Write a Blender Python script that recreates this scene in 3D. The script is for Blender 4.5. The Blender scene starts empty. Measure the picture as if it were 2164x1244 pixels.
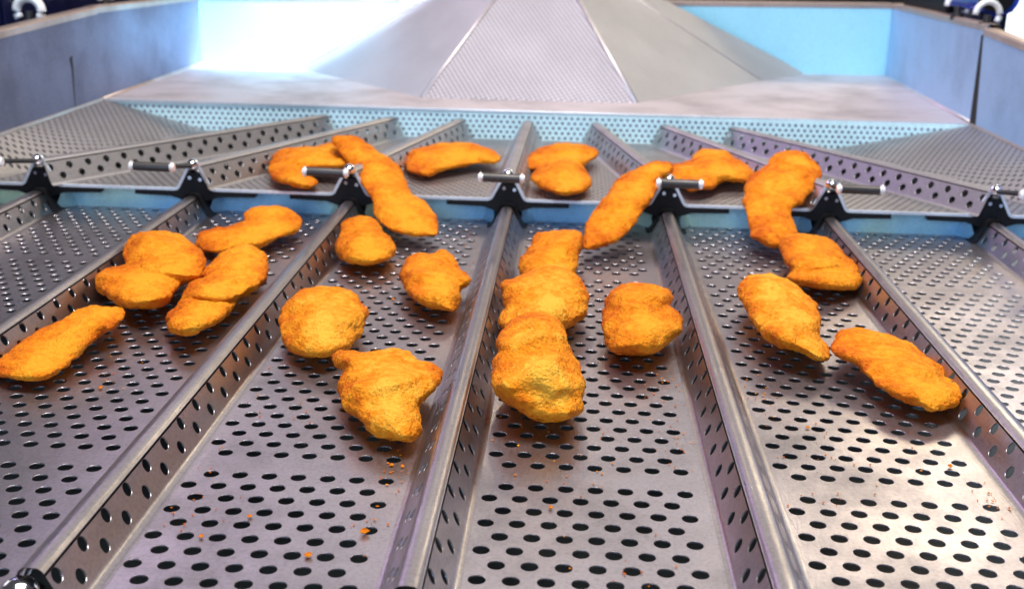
import bpy, bmesh, math, random
import numpy as np
from mathutils import Vector, Matrix, noise, geometry
random.seed(7); np.random.seed(7)
R = math.radians
# units: 1 Blender unit = 1 cm
sc = bpy.context.scene
sc.unit_settings.scale_length = 0.01
COL = sc.collection

# ---------------------------------------------------------------- camera
F, PITCH, YAW, ROLL, CX, CH = 2505.342, 0.2950637, 0.0471124, 0.0229898, 0.0, 17.7904
cam = bpy.data.cameras.new('camera'); cam.sensor_width = 36; cam.lens = F/2164*36
cam.clip_start = 1; cam.clip_end = 3000
cam.dof.use_dof = True; cam.dof.focus_distance = 43; cam.dof.aperture_fstop = .20
camo = bpy.data.objects.new('camera', cam); COL.objects.link(camo); sc.camera = camo
camo.matrix_world = Matrix.Translation((CX, 0, CH)) @ Matrix.Rotation(YAW, 4, 'Z') @ Matrix.Rotation(math.pi/2-PITCH, 4, 'X') @ Matrix.Rotation(ROLL, 4, 'Z')
sc.view_settings.view_transform = 'Standard'; sc.view_settings.look = 'None'
sc.view_settings.exposure = 0; sc.view_settings.gamma = 1

# ---------------------------------------------------------------- room light (indoor: lamps only)
w = bpy.data.worlds.new('World'); sc.world = w; w.use_nodes = True
bg = w.node_tree.nodes['Background']; bg.inputs[0].default_value = (0.42, 0.38, 0.46, 1); bg.inputs[1].default_value = 0.15

def area(name, loc, target, size, size_y, col, power):
    l = bpy.data.lights.new(name, 'AREA'); l.shape = 'RECTANGLE'; l.size = size; l.size_y = size_y
    l.color = col; l.energy = power
    o = bpy.data.objects.new(name, l); COL.objects.link(o); o.location = loc
    d = Vector(target)-Vector(loc); o.rotation_euler = d.to_track_quat('-Z', 'Y').to_euler()
    return o
def power(rad, sx, sy): return rad*math.pi*sx*sy
area('ceiling_light_main', (6, 44, 145), (-3, 62, 0), 90, 60, (1.0, .95, .90), power(21, 90, 60))
area('ceiling_light_far', (-10, 300, 160), (-5, 60, 0), 330, 90, (1.0, .95, .97), power(.95, 330, 90))
area('window_blue', (-70, -150, 62), (0, 100, 2), 220, 90, (.50, .71, 1.0), power(3.7, 220, 90))
area('fill_light_left', (-270, 210, 120), (0, 80, 0), 120, 110, (1.0, .93, .97), power(1.5, 120, 110))  # added fill lamp, brightens the ridge flanks that face left
area('ceiling_light_warm', (76, 228, 102), (14, 33, 0), 34, 22, (1.0, .82, .50), power(13, 34, 22))
area('ceiling_light_small', (-10.4, 258, 100), (-1, 38, 0), 7, 7, (1.0, .78, .42), power(32, 7, 7))
area('ceiling_light_pink', (-105, 248, 100), (-12, 35, 0), 34, 40, (1.0, .50, .62), power(2.2, 34, 40))
area('ceiling_light_violet', (-124, 214, 100), (-14, 30, 0), 60, 50, (.66, .50, 1.0), power(9.0, 60, 50))
sp = bpy.data.lights.new('back_wall_glare_spot', 'SPOT'); sp.energy = 6e5; sp.color = (.66, .86, 1.0); sp.spot_size = R(32); sp.spot_blend = .65; sp.shadow_soft_size = 3  # added spot above the cone, overexposes the left part of the back wall
spo = bpy.data.objects.new('back_wall_glare_spot', sp); COL.objects.link(spo); spo.location = (-4, 120, 28)
spo.rotation_euler = (Vector((-25, 126.6, 11.5))-spo.location).to_track_quat('-Z', 'Y').to_euler()

# ---------------------------------------------------------------- helpers
def setp(o, label=None, cat=None, group=None, kind=None):
    if label: o['label'] = label
    if cat: o['category'] = cat
    if group: o['group'] = group
    if kind: o['kind'] = kind
    return o
def thing(name, label, cat, loc=(0, 0, 0), group=None):
    o = bpy.data.objects.new(name, None); COL.objects.link(o); o.location = loc; o.empty_display_size = 1
    return setp(o, label, cat, group)
def meshobj(name, verts, faces, m, parent=None, smooth=False, loc=None, sharp=None):
    me = bpy.data.meshes.new(name)
    if loc is not None:
        verts = [(v[0]-loc[0], v[1]-loc[1], v[2]-loc[2]) for v in verts]
    me.from_pydata([tuple(map(float, v)) for v in verts], [], [tuple(f) for f in faces]); me.update()
    if m: me.materials.append(m)
    if smooth:
        me.polygons.foreach_set('use_smooth', [True]*len(me.polygons))
        if sharp: me.set_sharp_from_angle(angle=R(sharp))
    o = bpy.data.objects.new(name, me); COL.objects.link(o)
    if loc is not None: o.location = loc
    if parent: o.parent = parent
    return o
def frombm(name, bm, m, parent=None, smooth=False, sharp=None):
    me = bpy.data.meshes.new(name); bmesh.ops.recalc_face_normals(bm, faces=bm.faces); bm.to_mesh(me); bm.free()
    me.materials.append(m)
    if smooth:
        me.polygons.foreach_set('use_smooth', [True]*len(me.polygons))
        if sharp: me.set_sharp_from_angle(angle=R(sharp))
    o = bpy.data.objects.new(name, me); COL.objects.link(o)
    if parent: o.parent = parent
    return o
def local(o, parent):           # keep world position when the parent is off the origin
    o.location = Vector(o.location)-Vector(parent.location); return o
def cyl(bm, p0, p1, r0, r1=None, n=20, cap=True):
    r1 = r0 if r1 is None else r1
    p0, p1 = Vector(p0), Vector(p1); d = p1-p0
    q = d.to_track_quat('Z', 'Y').to_matrix().to_4x4()
    M = Matrix.Translation((p0+p1)/2) @ q
    return bmesh.ops.create_cone(bm, cap_ends=cap, segments=n, radius1=r0, radius2=r1, depth=d.length, matrix=M)['verts']
def box(bm, x0, x1, y0, y1, z0, z1, bev=0):
    r = bmesh.ops.create_cube(bm, size=1, matrix=Matrix.Translation(((x0+x1)/2, (y0+y1)/2, (z0+z1)/2)) @ Matrix.Diagonal((x1-x0, y1-y0, z1-z0, 1)))
    if bev:
        es = {e for v in r['verts'] for e in v.link_edges}
        bmesh.ops.bevel(bm, geom=list(es), offset=bev, segments=3, affect='EDGES', profile=.5)
def tube(bm, pts, r, n=12):
    pts = [Vector(p) for p in pts]; rings = []
    for i, p in enumerate(pts):
        d = (pts[min(i+1, len(pts)-1)]-pts[max(i-1, 0)]).normalized()
        q = d.to_track_quat('Z', 'Y')
        rings.append([bm.verts.new(p+q @ Vector((r*math.cos(a*2*math.pi/n), r*math.sin(a*2*math.pi/n), 0))) for a in range(n)])
    for a, b in zip(rings, rings[1:]):
        for i in range(n): bm.faces.new((a[i], a[(i+1) % n], b[(i+1) % n], b[i]))
    bm.faces.new(rings[0]); bm.faces.new(rings[-1][::-1])

# ---------------------------------------------------------------- materials
def mat(name, col, metal=0, rough=.5, spec=None):
    m = bpy.data.materials.new(name); m.use_nodes = True
    b = m.node_tree.nodes['Principled BSDF']
    b.inputs['Base Color'].default_value = (*col, 1); b.inputs['Metallic'].default_value = metal; b.inputs['Roughness'].default_value = rough
    if spec is not None: b.inputs['Specular IOR Level'].default_value = spec
    return m, m.node_tree, b
def N(nt, t, **kw):
    n = nt.nodes.new(t)
    for k, v in kw.items():
        if k in n.inputs: n.inputs[k].default_value = v
        else: setattr(n, k, v)
    return n
def ramp(nt, src, stops):
    r = nt.nodes.new('ShaderNodeValToRGB'); e = r.color_ramp.elements
    while len(e) < len(stops): e.new(.5)
    for i, (p, c) in enumerate(stops): e[i].position = p; e[i].color = (*c, 1) if len(c) == 3 else c
    nt.links.new(src, r.inputs[0]); return r.outputs[0]
def steel(name, col, rough=.34, stretch=(1, .12, 1), smear=.10, bump=.02, grime=.25, metal=1.0, warp=0):
    m, nt, b = mat(name, col, metal, rough)
    tc = nt.nodes.new('ShaderNodeTexCoord'); L = nt.links.new
    mp = N(nt, 'ShaderNodeMapping'); mp.inputs['Scale'].default_value = stretch; L(tc.outputs['Object'], mp.inputs[0])
    n1 = N(nt, 'ShaderNodeTexNoise', Scale=14.0, Detail=4.0, Roughness=.6); L(mp.outputs[0], n1.inputs['Vector'])
    n2 = N(nt, 'ShaderNodeTexNoise', Scale=.16, Detail=5.0, Roughness=.62); L(tc.outputs['Object'], n2.inputs['Vector'])
    n3 = N(nt, 'ShaderNodeTexNoise', Scale=7.0, Detail=6.0, Roughness=.75); L(tc.outputs['Object'], n3.inputs['Vector'])
    c = Vector(col)
    r1 = ramp(nt, n2.outputs['Fac'], [(.3, tuple(c*(1-grime))), (.52, tuple(c)), (.72, tuple(c*(1+grime*.35)))])
    r3 = ramp(nt, n3.outputs['Fac'], [(.28, (.70, .68, .66)), (.5, (.97, .97, .97)), (.75, (1.08, 1.07, 1.06))])
    mx = N(nt, 'ShaderNodeMix', data_type='RGBA', blend_type='MULTIPLY'); mx.inputs[0].default_value = 1
    L(r1, mx.inputs[6]); L(r3, mx.inputs[7]); L(mx.outputs[2], b.inputs['Base Color'])
    ro = ramp(nt, n2.outputs['Fac'], [(.3, (rough+smear,)*3), (.7, (rough-smear*.6,)*3)])
    ad = N(nt, 'ShaderNodeMath', operation='MULTIPLY_ADD'); ad.inputs[1].default_value = .18; L(n1.outputs['Fac'], ad.inputs[0]); L(ro, ad.inputs[2])
    L(ad.outputs[0], b.inputs['Roughness'])
    bp = N(nt, 'ShaderNodeBump', Strength=.35, Distance=bump); L(n1.outputs['Fac'], bp.inputs['Height']); L(bp.outputs[0], b.inputs['Normal'])
    if warp:
        n4 = N(nt, 'ShaderNodeTexNoise', Scale=.45, Detail=2.0, Roughness=.5); L(tc.outputs['Object'], n4.inputs['Vector'])
        b2 = N(nt, 'ShaderNodeBump', Strength=.8, Distance=warp); L(n4.outputs['Fac'], b2.inputs['Height']); L(b2.outputs[0], bp.inputs['Normal'])
    return m
M = {}
M['tray'] = steel('perforated steel', (.52, .485, .53), .25, warp=.05, grime=.42)
M['ridge'] = steel('folded steel', (.44, .41, .43), .24, stretch=(1, .1, 1), warp=.04)
M['upper'] = steel('upper tray steel', (.52, .50, .51), .36)
M['ledge'] = steel('ledge steel', (.70, .63, .665), .46, stretch=(.3, .3, 1), metal=.75, grime=.34)
M['wall'] = steel('wall steel, left', (.25, .27, .39), .50, stretch=(1, 1, .12), grime=.22)  # same steel as the right wall, its darker violet shade put into the colour
M['wall_lit'] = steel('wall steel, right', (.44, .64, .90), .50, stretch=(1, 1, .12), grime=.14, metal=.6)  # same steel as the left wall, blue light on it put into the colour
M['rim'] = steel('rim steel', (.62, .50, .44), .40)
M['edge'] = steel('cut edge', (.72, .80, .92), .35, metal=.3)
M['cyan'] = steel('blue mesh steel', (.62, .90, 1.0), .50, metal=.1, grime=.12)  # blue window light on the mesh put into the base colour
M['back'] = steel('back plate blue', (.34, .76, .98), .50, stretch=(.3, 1, 1), metal=.1, grime=.06)  # blue light falling on the back wall put into its colour
M['blue'] = steel('backing plate with blue reflection tint', (.50, .84, 1.0), .45, stretch=(.3, 1, 1), metal=.1, grime=.35)  # blue reflected light put into the base colour of the plate
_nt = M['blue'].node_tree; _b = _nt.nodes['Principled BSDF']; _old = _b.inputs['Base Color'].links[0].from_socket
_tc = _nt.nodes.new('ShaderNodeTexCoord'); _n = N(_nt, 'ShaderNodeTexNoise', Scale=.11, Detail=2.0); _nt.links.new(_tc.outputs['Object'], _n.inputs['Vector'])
_c = ramp(_nt, _n.outputs['Fac'], [(.38, (.55, .75, 1.0)), (.52, (.9, 1.0, 1.0)), (.64, (1.5, 1.25, .78))])  # broken blue and pale reflections painted as noise patches
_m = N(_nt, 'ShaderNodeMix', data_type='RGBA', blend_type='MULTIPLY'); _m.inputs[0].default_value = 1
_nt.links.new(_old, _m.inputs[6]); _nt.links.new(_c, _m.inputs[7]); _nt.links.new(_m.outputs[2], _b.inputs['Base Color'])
M['chrome'] = mat('chrome', (.86, .88, .92), 1, .12)[0]
M['cap'] = mat('bright cap', (.95, .97, 1.0), .15, .25)[0]
M['pin'] = steel('pin steel', (.10, .095, .095), .42, stretch=(.1, 1, 1))
M['black'] = mat('black rubber', (.006, .006, .008), 0, .5, .25)[0]
M['navy'] = mat('navy enamel', (.008, .010, .055), 0, .35)[0]
M['motor'] = mat('blue enamel', (.02, .07, .50), 0, .30)[0]
M['purple'] = mat('purple cable', (.28, .05, .62), 0, .40)[0]
M['under'] = mat('dark drip pan', (.022, .03, .032), .0, .40)[0]
M['slit'] = mat('dark gap', (.012, .010, .012), 0, .8)[0]
M['white'] = mat('white enamel', (.85, .88, .92), 0, .5)[0]

_p = M['white'].node_tree.nodes['Principled BSDF']; _p.inputs['Emission Color'].default_value = (.85, .93, 1, 1); _p.inputs['Emission Strength'].default_value = 1.3
# cone sheet: fine rigidised dimples
def dimple(name, col, rough, metal, ang, strength, pitch=.48):
    m, nt, b = mat(name, col, metal, rough); L = nt.links.new
    tc = nt.nodes.new('ShaderNodeTexCoord')
    mp = N(nt, 'ShaderNodeMapping'); mp.inputs['Scale'].default_value = (1/pitch,)*3; mp.inputs['Rotation'].default_value = (0, 0, R(ang)); L(tc.outputs['Object'], mp.inputs[0])
    s = nt.nodes.new('ShaderNodeSeparateXYZ'); L(mp.outputs[0], s.inputs[0])
    def sn(inp, k=2*math.pi):
        a = N(nt, 'ShaderNodeMath', operation='MULTIPLY'); a.inputs[1].default_value = k; L(inp, a.inputs[0])
        q = N(nt, 'ShaderNodeMath', operation='SINE'); L(a.outputs[0], q.inputs[0]); return q.outputs[0]
    mu = N(nt, 'ShaderNodeMath', operation='MULTIPLY'); L(sn(s.outputs[0]), mu.inputs[0]); L(sn(s.outputs[1]), mu.inputs[1])
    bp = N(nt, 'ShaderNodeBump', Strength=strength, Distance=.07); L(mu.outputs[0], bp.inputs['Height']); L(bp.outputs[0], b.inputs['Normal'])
    n2 = N(nt, 'ShaderNodeTexNoise', Scale=.12, Detail=5.0, Roughness=.6); L(tc.outputs['Object'], n2.inputs['Vector'])
    c = Vector(col)
    r1 = ramp(nt, n2.outputs['Fac'], [(.3, tuple(c*.84)), (.7, tuple(c*1.06))])
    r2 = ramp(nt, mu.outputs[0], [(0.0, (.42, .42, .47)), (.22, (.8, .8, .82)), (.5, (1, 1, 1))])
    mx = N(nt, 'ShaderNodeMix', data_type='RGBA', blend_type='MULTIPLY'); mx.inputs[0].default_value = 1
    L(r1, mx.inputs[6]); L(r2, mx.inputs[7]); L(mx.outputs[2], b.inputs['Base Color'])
    return m
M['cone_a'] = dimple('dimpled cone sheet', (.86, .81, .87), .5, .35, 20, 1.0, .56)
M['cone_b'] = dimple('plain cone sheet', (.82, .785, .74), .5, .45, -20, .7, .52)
M['seam'] = steel('seam steel', (.80, .74, .76), .36)

# breaded coating
def breading(name, c0, c1, c2):
    m, nt, b = mat(name, c1, 0, .7, .15); L = nt.links.new
    tc = nt.nodes.new('ShaderNodeTexCoord')
    big = N(nt, 'ShaderNodeTexNoise', Scale=.40, Detail=3.0, Roughness=.6); L(tc.outputs['Object'], big.inputs['Vector'])
    mid = N(nt, 'ShaderNodeTexNoise', Scale=3.2, Detail=5.0, Roughness=.72); L(tc.outputs['Object'], mid.inputs['Vector'])
    vo = N(nt, 'ShaderNodeTexVoronoi', Scale=7.5); L(tc.outputs['Object'], vo.inputs['Vector'])
    fine = N(nt, 'ShaderNodeTexNoise', Scale=16.0, Detail=3.0, Roughness=.7); L(tc.outputs['Object'], fine.inputs['Vector'])
    a = N(nt, 'ShaderNodeMath', operation='MULTIPLY_ADD'); a.inputs[1].default_value = .40; L(mid.outputs['Fac'], a.inputs[0])
    a0 = N(nt, 'ShaderNodeMath', operation='MULTIPLY'); a0.inputs[1].default_value = .65; L(big.outputs['Fac'], a0.inputs[0]); L(a0.outputs[0], a.inputs[2])
    at = nt.nodes.new('ShaderNodeAttribute'); at.attribute_name = 'edge_dist'
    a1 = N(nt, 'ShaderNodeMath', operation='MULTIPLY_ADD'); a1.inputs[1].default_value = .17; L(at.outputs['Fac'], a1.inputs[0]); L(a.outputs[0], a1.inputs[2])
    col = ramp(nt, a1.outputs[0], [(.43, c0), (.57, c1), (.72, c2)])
    sp = ramp(nt, fine.outputs['Fac'], [(.22, (.40, .28, .20)), (.32, (.95, .93, .9)), (.6, (1.0, 1.0, 1.0)), (.74, (1.12, 1.15, 1.3))])
    mx = N(nt, 'ShaderNodeMix', data_type='RGBA', blend_type='MULTIPLY'); mx.inputs[0].default_value = 1
    L(col, mx.inputs[6]); L(sp, mx.inputs[7]); L(mx.outputs[2], b.inputs['Base Color'])
    h = N(nt, 'ShaderNodeMath', operation='MULTIPLY_ADD'); h.inputs[1].default_value = .6; L(vo.outputs['Distance'], h.inputs[0]); L(mid.outputs['Fac'], h.inputs[2])
    h2 = N(nt, 'ShaderNodeMath', operation='MULTIPLY_ADD'); h2.inputs[1].default_value = .5; L(fine.outputs['Fac'], h2.inputs[0]); L(h.outputs[0], h2.inputs[2])
    bp = N(nt, 'ShaderNodeBump', Strength=.9, Distance=.16); L(h2.outputs[0], bp.inputs['Height']); L(bp.outputs[0], b.inputs['Normal'])
    return m
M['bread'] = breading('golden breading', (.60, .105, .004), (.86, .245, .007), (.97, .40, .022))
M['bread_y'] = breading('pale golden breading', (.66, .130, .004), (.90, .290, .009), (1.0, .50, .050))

# ---------------------------------------------------------------- perforated sheet builder
NS = 16
UC = [(math.cos(2*math.pi*i/NS), math.sin(2*math.pi*i/NS)) for i in range(NS)]
class Sheet:
    """cells in a flat (u,v) frame mapped to 3-D by fn(u,v,depth)"""
    def __init__(s, fn): s.fn = fn; s.v = []; s.f = []
    def add(s, u, v, d=0): s.v.append(s.fn(u, v, d)); return len(s.v)-1
    def quad(s, u0, u1, v0, v1):
        if u1-u0 < 1e-4 or v1-v0 < 1e-4: return
        s.f.append([s.add(u0, v0), s.add(u1, v0), s.add(u1, v1), s.add(u0, v1)])
    def cell(s, u0, u1, v0, v1, cu, cv, r, depth=.05, lip=.012):
        per = []
        for i, (c, n_) in enumerate(UC):
            k = i % 16
            if k == 2: p = (u1, v1)
            elif k == 6: p = (u0, v1)
            elif k == 10: p = (u0, v0)
            elif k == 14: p = (u1, v0)
            elif k in (0, 1, 15): p = (u1, cv+(0 if k == 0 else (v1-cv)*.5 if k == 1 else (v0-cv)*.5))
            elif k in (3, 4, 5): p = (cu+(0 if k == 4 else (u1-cu)*.5 if k == 3 else (u0-cu)*.5), v1)
            elif k in (7, 8, 9): p = (u0, cv+(0 if k == 8 else (v1-cv)*.5 if k == 7 else (v0-cv)*.5))
            else: p = (cu+(0 if k == 12 else (u0-cu)*.5 if k == 11 else (u1-cu)*.5), v0)
            per.append(s.add(*p))
        a = [s.add(cu+(r+lip)*c, cv+(r+lip)*n_) for c, n_ in UC]
        b = [s.add(cu+r*c, cv+r*n_, -lip) for c, n_ in UC]
        e = [s.add(cu+r*c, cv+r*n_, -depth) for c, n_ in UC]
        for i in range(NS):
            j = (i+1) % NS
            s.f += [[per[i], per[j], a[j], a[i]], [a[i], a[j], b[j], b[i]], [b[i], b[j], e[j], e[i]]]
    def obj(s, name, m, parent, smooth=False): return meshobj(name, s.v, s.f, m, parent, smooth, sharp=30 if smooth else None)
def polysheet(name, poly, holes, hr, fn, m, parent, nh=6, depth=.1):
    """flat polygon with many holes by constrained triangulation; fn(u,v,d)->xyz"""
    V = [Vector(p) for p in poly]; Fc = [list(range(len(poly)))]
    inn = []
    def inside(p, mrg):
        ok = True
        for i in range(len(poly)):
            a, b = Vector(poly[i]), Vector(poly[(i+1) % len(poly)]); d = (b-a).normalized()
            if d.x*(p[1]-a.y)-d.y*(p[0]-a.x) < mrg: return False
        return ok
    for h in holes:
        if inside(h, hr*1.25):
            s0 = len(V)
            for k in range(nh): V.append(Vector((h[0]+hr*math.cos(2*math.pi*k/nh), h[1]+hr*math.sin(2*math.pi*k/nh))))
            Fc.append([s0+k for k in range(nh)]); inn.append(s0)
    vo, eo, fo, vi, ei, fi = geometry.delaunay_2d_cdt(V, [], Fc, 0, 1e-5)
    faces = [f for f, o in zip(fo, fi) if not any(k > 0 for k in o)]
    vs = [fn(p[0], p[1], 0) for p in vo]; n0 = len(vs)
    for s0 in inn:
        b = len(vs); ring = [V[s0+k] for k in range(nh)]
        vs += [fn(p.x, p.y, 0) for p in ring]+[fn(p.x, p.y, -depth) for p in ring]
        for k in range(nh): faces.append([b+k, b+(k+1) % nh, b+nh+(k+1) % nh, b+nh+k])
    return meshobj(name, vs, faces, m, parent)

# ---------------------------------------------------------------- setting
floor = meshobj('floor', [(-400, -200, -9), (400, -200, -9), (400, 700, -9), (-400, 700, -9)], [(0, 1, 2, 3)], M['under']); setp(floor, kind='structure')

PITCHX = 10.06; RC = -3.87; HB = 1.21
rc = lambda k: RC+PITCHX*k
HY = 37.133; DY = .8660254
Y0, Y1 = 27.3, 75.0
tray = thing('lower_tray', 'large perforated steel tray of long parallel lanes between folded ridges, in the foreground', 'sorting tray')
GAPS = (0, 29)       # solid bands where one row of holes is left out
rows = []
k = 10
while HY-DY*k < Y1-.6:
    rows.append(k); k -= 1
for L_ in range(-4, 4):
    xl, xr = rc(L_)+HB, rc(L_+1)-HB
    if L_ == -4: xl = -38.4
    if L_ == 3: xr = 31.6
    s = Sheet(lambda u, v, d: (u, v, d))
    start = rc(L_)+HB+.40
    ylow = Y0
    for k in rows:
        y = HY-DY*k; lo, hi = y-DY/2, y+DY/2
        if k == rows[0]: lo = Y0
        if k == rows[-1]: hi = Y1
        if -k in GAPS: s.quad(xl, xr, lo, hi); continue
        cs = [start+i+(0 if k % 2 == 0 else .5) for i in range(8)]
        cs = [c for c in cs if c+.27 < xr and c-.27 > xl]
        for i, c in enumerate(cs):
            a = xl if i == 0 else (cs[i-1]+c)/2; b = xr if i == len(cs)-1 else (c+cs[i+1])/2
            s.cell(a, b, lo, hi, c+random.uniform(-.008, .008), y, .262)
    o = s.obj('lane_floor', M['tray'], tray)
    # stamped weld bead at the solid band
    if -3 <= L_ <= 2:
        cx = (xl+xr)/2+.3
        for gy, ww in ((HY+.02, 1.9),):
            bm = bmesh.new(); pts = [(cx-ww/2, gy-.16, .004), (cx-ww/2+.12, gy+.10, .016)]+[(cx-ww/2+ww*t, gy+.15+.02*math.sin(t*9), .018) for t in (.2, .4, .6, .8)]+[(cx+ww/2-.1, gy+.11, .014), (cx+ww/2, gy-.05, .004)]
            tube(bm, [(a_, b_, c_-.128) for a_, b_, c_ in pts], .12, 8); frombm('weld_bead', bm, M['tray'], tray, True)

# folded ridge section (x, z): straight perforated flanks, rounded foot and crest
def ridge_profile(hb, ht, top):
    foot = [(-hb, 0.0), (-hb+.13, .015), (-hb+.22, .07), (-hb+.28, .15)]
    sh = (-top-.06, ht-.24)
    crest = [(-top+.02, ht-.10), (-top*.62, ht-.02), (0, ht+.005)]
    left = foot+[sh]+crest
    return left
def ridge(name, xy0, xy1, zb, hb, ht, top, m, parent, pitch=DY, rows_v=(.30, .80), hr=.235, phase=0, th=.12, edge=True):
    """xy0 = front foot centre, xy1 = back foot centre"""
    a, b = Vector((*xy0, 0)), Vector((*xy1, 0)); ln = (b-a).length; d = (b-a).normalized(); px = Vector((d.y, -d.x, 0))
    L = ridge_profile(hb, ht, top); Lp = L+[(-x, z) for x, z in L[:-1][::-1]]
    def P3(x, z, u): p = a+d*u+px*x; return (p.x, p.y, zb+z)
    n = int(ln/pitch); step = ln/n
    vs, fs = [], []
    def strip(sec):
        st = len(vs); K = len(sec)
        for i in range(n+1):
            for x, z in sec: vs.append(P3(x, z, i*step))
        for i in range(n):
            for j in range(K-1):
                q = st+i*K+j; fs.append([q, q+1, q+K+1, q+K])
    strip(L[:4]); strip(L[4:]+[(-x, z) for x, z in L[4:-1][::-1]]); strip([(-x, z) for x, z in L[:4][::-1]])
    for sgn in (-1, 1):
        p0, p1 = Vector((L[3][0]*-sgn*-1 if sgn == -1 else -L[3][0], L[3][1])), None
        x0, z0 = L[3]; x1, z1 = L[4]
        if sgn == 1: x0, x1 = -x0, -x1
        sl = math.hypot(x1-x0, z1-z0); nx, nz = (z1-z0)/sl, -(x1-x0)/sl
        if sgn == -1: nx, nz = -abs(nx), abs(nz)
        else: nx, nz = abs(nx), abs(nz)
        def fn(u, v, dd): return P3(x0+(x1-x0)*v/sl+nx*dd, z0+(z1-z0)*v/sl+nz*dd, u)
        s = Sheet(fn)
        for i in range(n):
            cv = rows_v[(i+phase) % 2]*sl
            s.cell(i*step, (i+1)*step, 0, sl, (i+.5)*step, cv, hr, depth=.05, lip=.012)
        off = len(vs); vs.extend(s.v); fs.extend([[q+off for q in f] for f in s.f])
    o = meshobj(name, vs, fs, m, parent)
    bm = bmesh.new(); bm.from_mesh(o.data); bmesh.ops.remove_doubles(bm, verts=bm.verts, dist=.0008); bmesh.ops.recalc_face_normals(bm, faces=bm.faces)
    for f in bm.faces: f.smooth = True
    bm.to_mesh(o.data); bm.free(); o.data.set_sharp_from_angle(angle=R(38))
    return o, Lp, P3
for k in range(-3, 4):
    ridge('divider', (rc(k), Y0), (rc(k), Y1), .004, HB, 1.42, .34, M['ridge'], tray, phase=k % 2)
# backing plate with blue reflection tint under the upper deck (sloped fillets at each ridge)
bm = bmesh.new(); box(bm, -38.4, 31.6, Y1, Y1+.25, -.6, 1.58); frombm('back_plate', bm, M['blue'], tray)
for L_ in range(-3, 3):          # bent gussets at the lane ends
    xl, xr = rc(L_)+HB*.8, rc(L_+1)-HB*.8
    for x, sg in ((xl, 1), (xr, -1)):
        v = [(x, Y1-.02, .02), (x+sg*.75, Y1-.02, .02), (x+sg*.1, Y1-.02, 1.7), (x-sg*.1, Y1-1.3, .02), (x-sg*.1, Y1-1.3, .4)]
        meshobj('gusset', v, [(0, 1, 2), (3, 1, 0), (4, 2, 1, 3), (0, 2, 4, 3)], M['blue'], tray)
# front edge strip of the lower tray
bm = bmesh.new(); box(bm, -38.4, 31.6, Y0-.12, Y0, -.5, -.002); frombm('front_edge', bm, M['edge'], tray)

# ---------------------------------------------------------------- upper tray
ZU = 1.72; YU0, YU1 = 73.6, 96.2
up = thing('upper_tray', 'raised perforated steel deck with ridges fanning out from the cone toward the lanes', 'sorting tray')
fx0 = lambda k: rc(k)
fx1 = lambda k: -3.57+5.53*k         # foot centre at the back
s = Sheet(lambda u, v, d: (u, v, ZU+d))
PU = .56; HRU = .15; sx, sy = PU, PU*DY
class Hex(Sheet):
    def cell6(s, u0, u1, v0, v1, cu, cv, r, depth=.08):
        per = [s.add(*p) for p in ((u1, v0), (u1, v1), (cu, v1), (u0, v1), (u0, v0), (cu, v0))]
        A = [R(a) for a in (-30, 30, 90, 150, 210, 270)]
        a = [s.add(cu+r*math.cos(t), cv+r*math.sin(t)) for t in A]; e = [s.add(cu+r*math.cos(t), cv+r*math.sin(t), -depth) for t in A]
        for i in range(6):
            j = (i+1) % 6; s.f += [[per[i], per[j], a[j], a[i]], [a[i], a[j], e[j], e[i]]]
s = Hex(lambda u, v, d: (u, v, ZU+d))
ny = int((YU1-.2-YU0)/sy); XA, XB = -38.5, 31.6
for j in range(ny+1):
    y = YU0+.25+sy*(j+.5); lo, hi = y-sy/2, y+sy/2
    if j == 0: s.quad(XA, XB, YU0, lo)
    if j == ny: hi = YU1+.3
    nx_ = int((XB-XA)/sx); off = 0 if j % 2 else sx/2
    xs = [XA+.3+off+sx*i for i in range(nx_-1)]
    for i, c in enumerate(xs):
        a = XA if i == 0 else c-sx/2; b = XB if i == len(xs)-1 else c+sx/2
        s.cell6(a, b, lo, hi, c, y, HRU)
s.obj('floor_sheet', M['upper'], up)
UHB, UHT, UTOP = 1.35, 1.62, .36
for k in range(-3, 4):
    ridge('divider', (fx0(k), YU0), (fx1(k), YU1-.1), ZU+.004, UHB, UHT, UTOP, M['upper'], up, phase=k % 2, rows_v=(.29, .73), hr=.24, pitch=.70)
# bright bent front edge that follows floor and ridges
prof = []
Lq = ridge_profile(UHB, UHT, UTOP); Lf = Lq+[(-x, z) for x, z in Lq[:-1][::-1]]
prof.append((-38.5, 0))
for k in range(-3, 4): prof += [(fx0(k)+x, z) for x, z in Lf]
prof.append((31.6, 0))
vs, fs = [], []
th = .15
for i, (x, z) in enumerate(prof):
    a = prof[max(i-1, 0)]; b = prof[min(i+1, len(prof)-1)]; dx, dz = b[0]-a[0], b[1]-a[1]; l = math.hypot(dx, dz) or 1
    nx_, nz_ = dz/l, -dx/l
    for (yy, o1) in ((YU0-.14, .012), (YU0-.14, th), (YU0+.05, th), (YU0+.05, .012)):
        q = -.014 if o1 < .05 else o1
        vs.append((x+nx_*q, yy, ZU+.004+z+nz_*q))
for i in range(len(prof)-1):
    for j in range(4): fs.append([i*4+j, i*4+(j+1) % 4, i*4+4+(j+1) % 4, i*4+4+j])
meshobj('front_edge', vs, fs, M['edge'], up)
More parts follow.
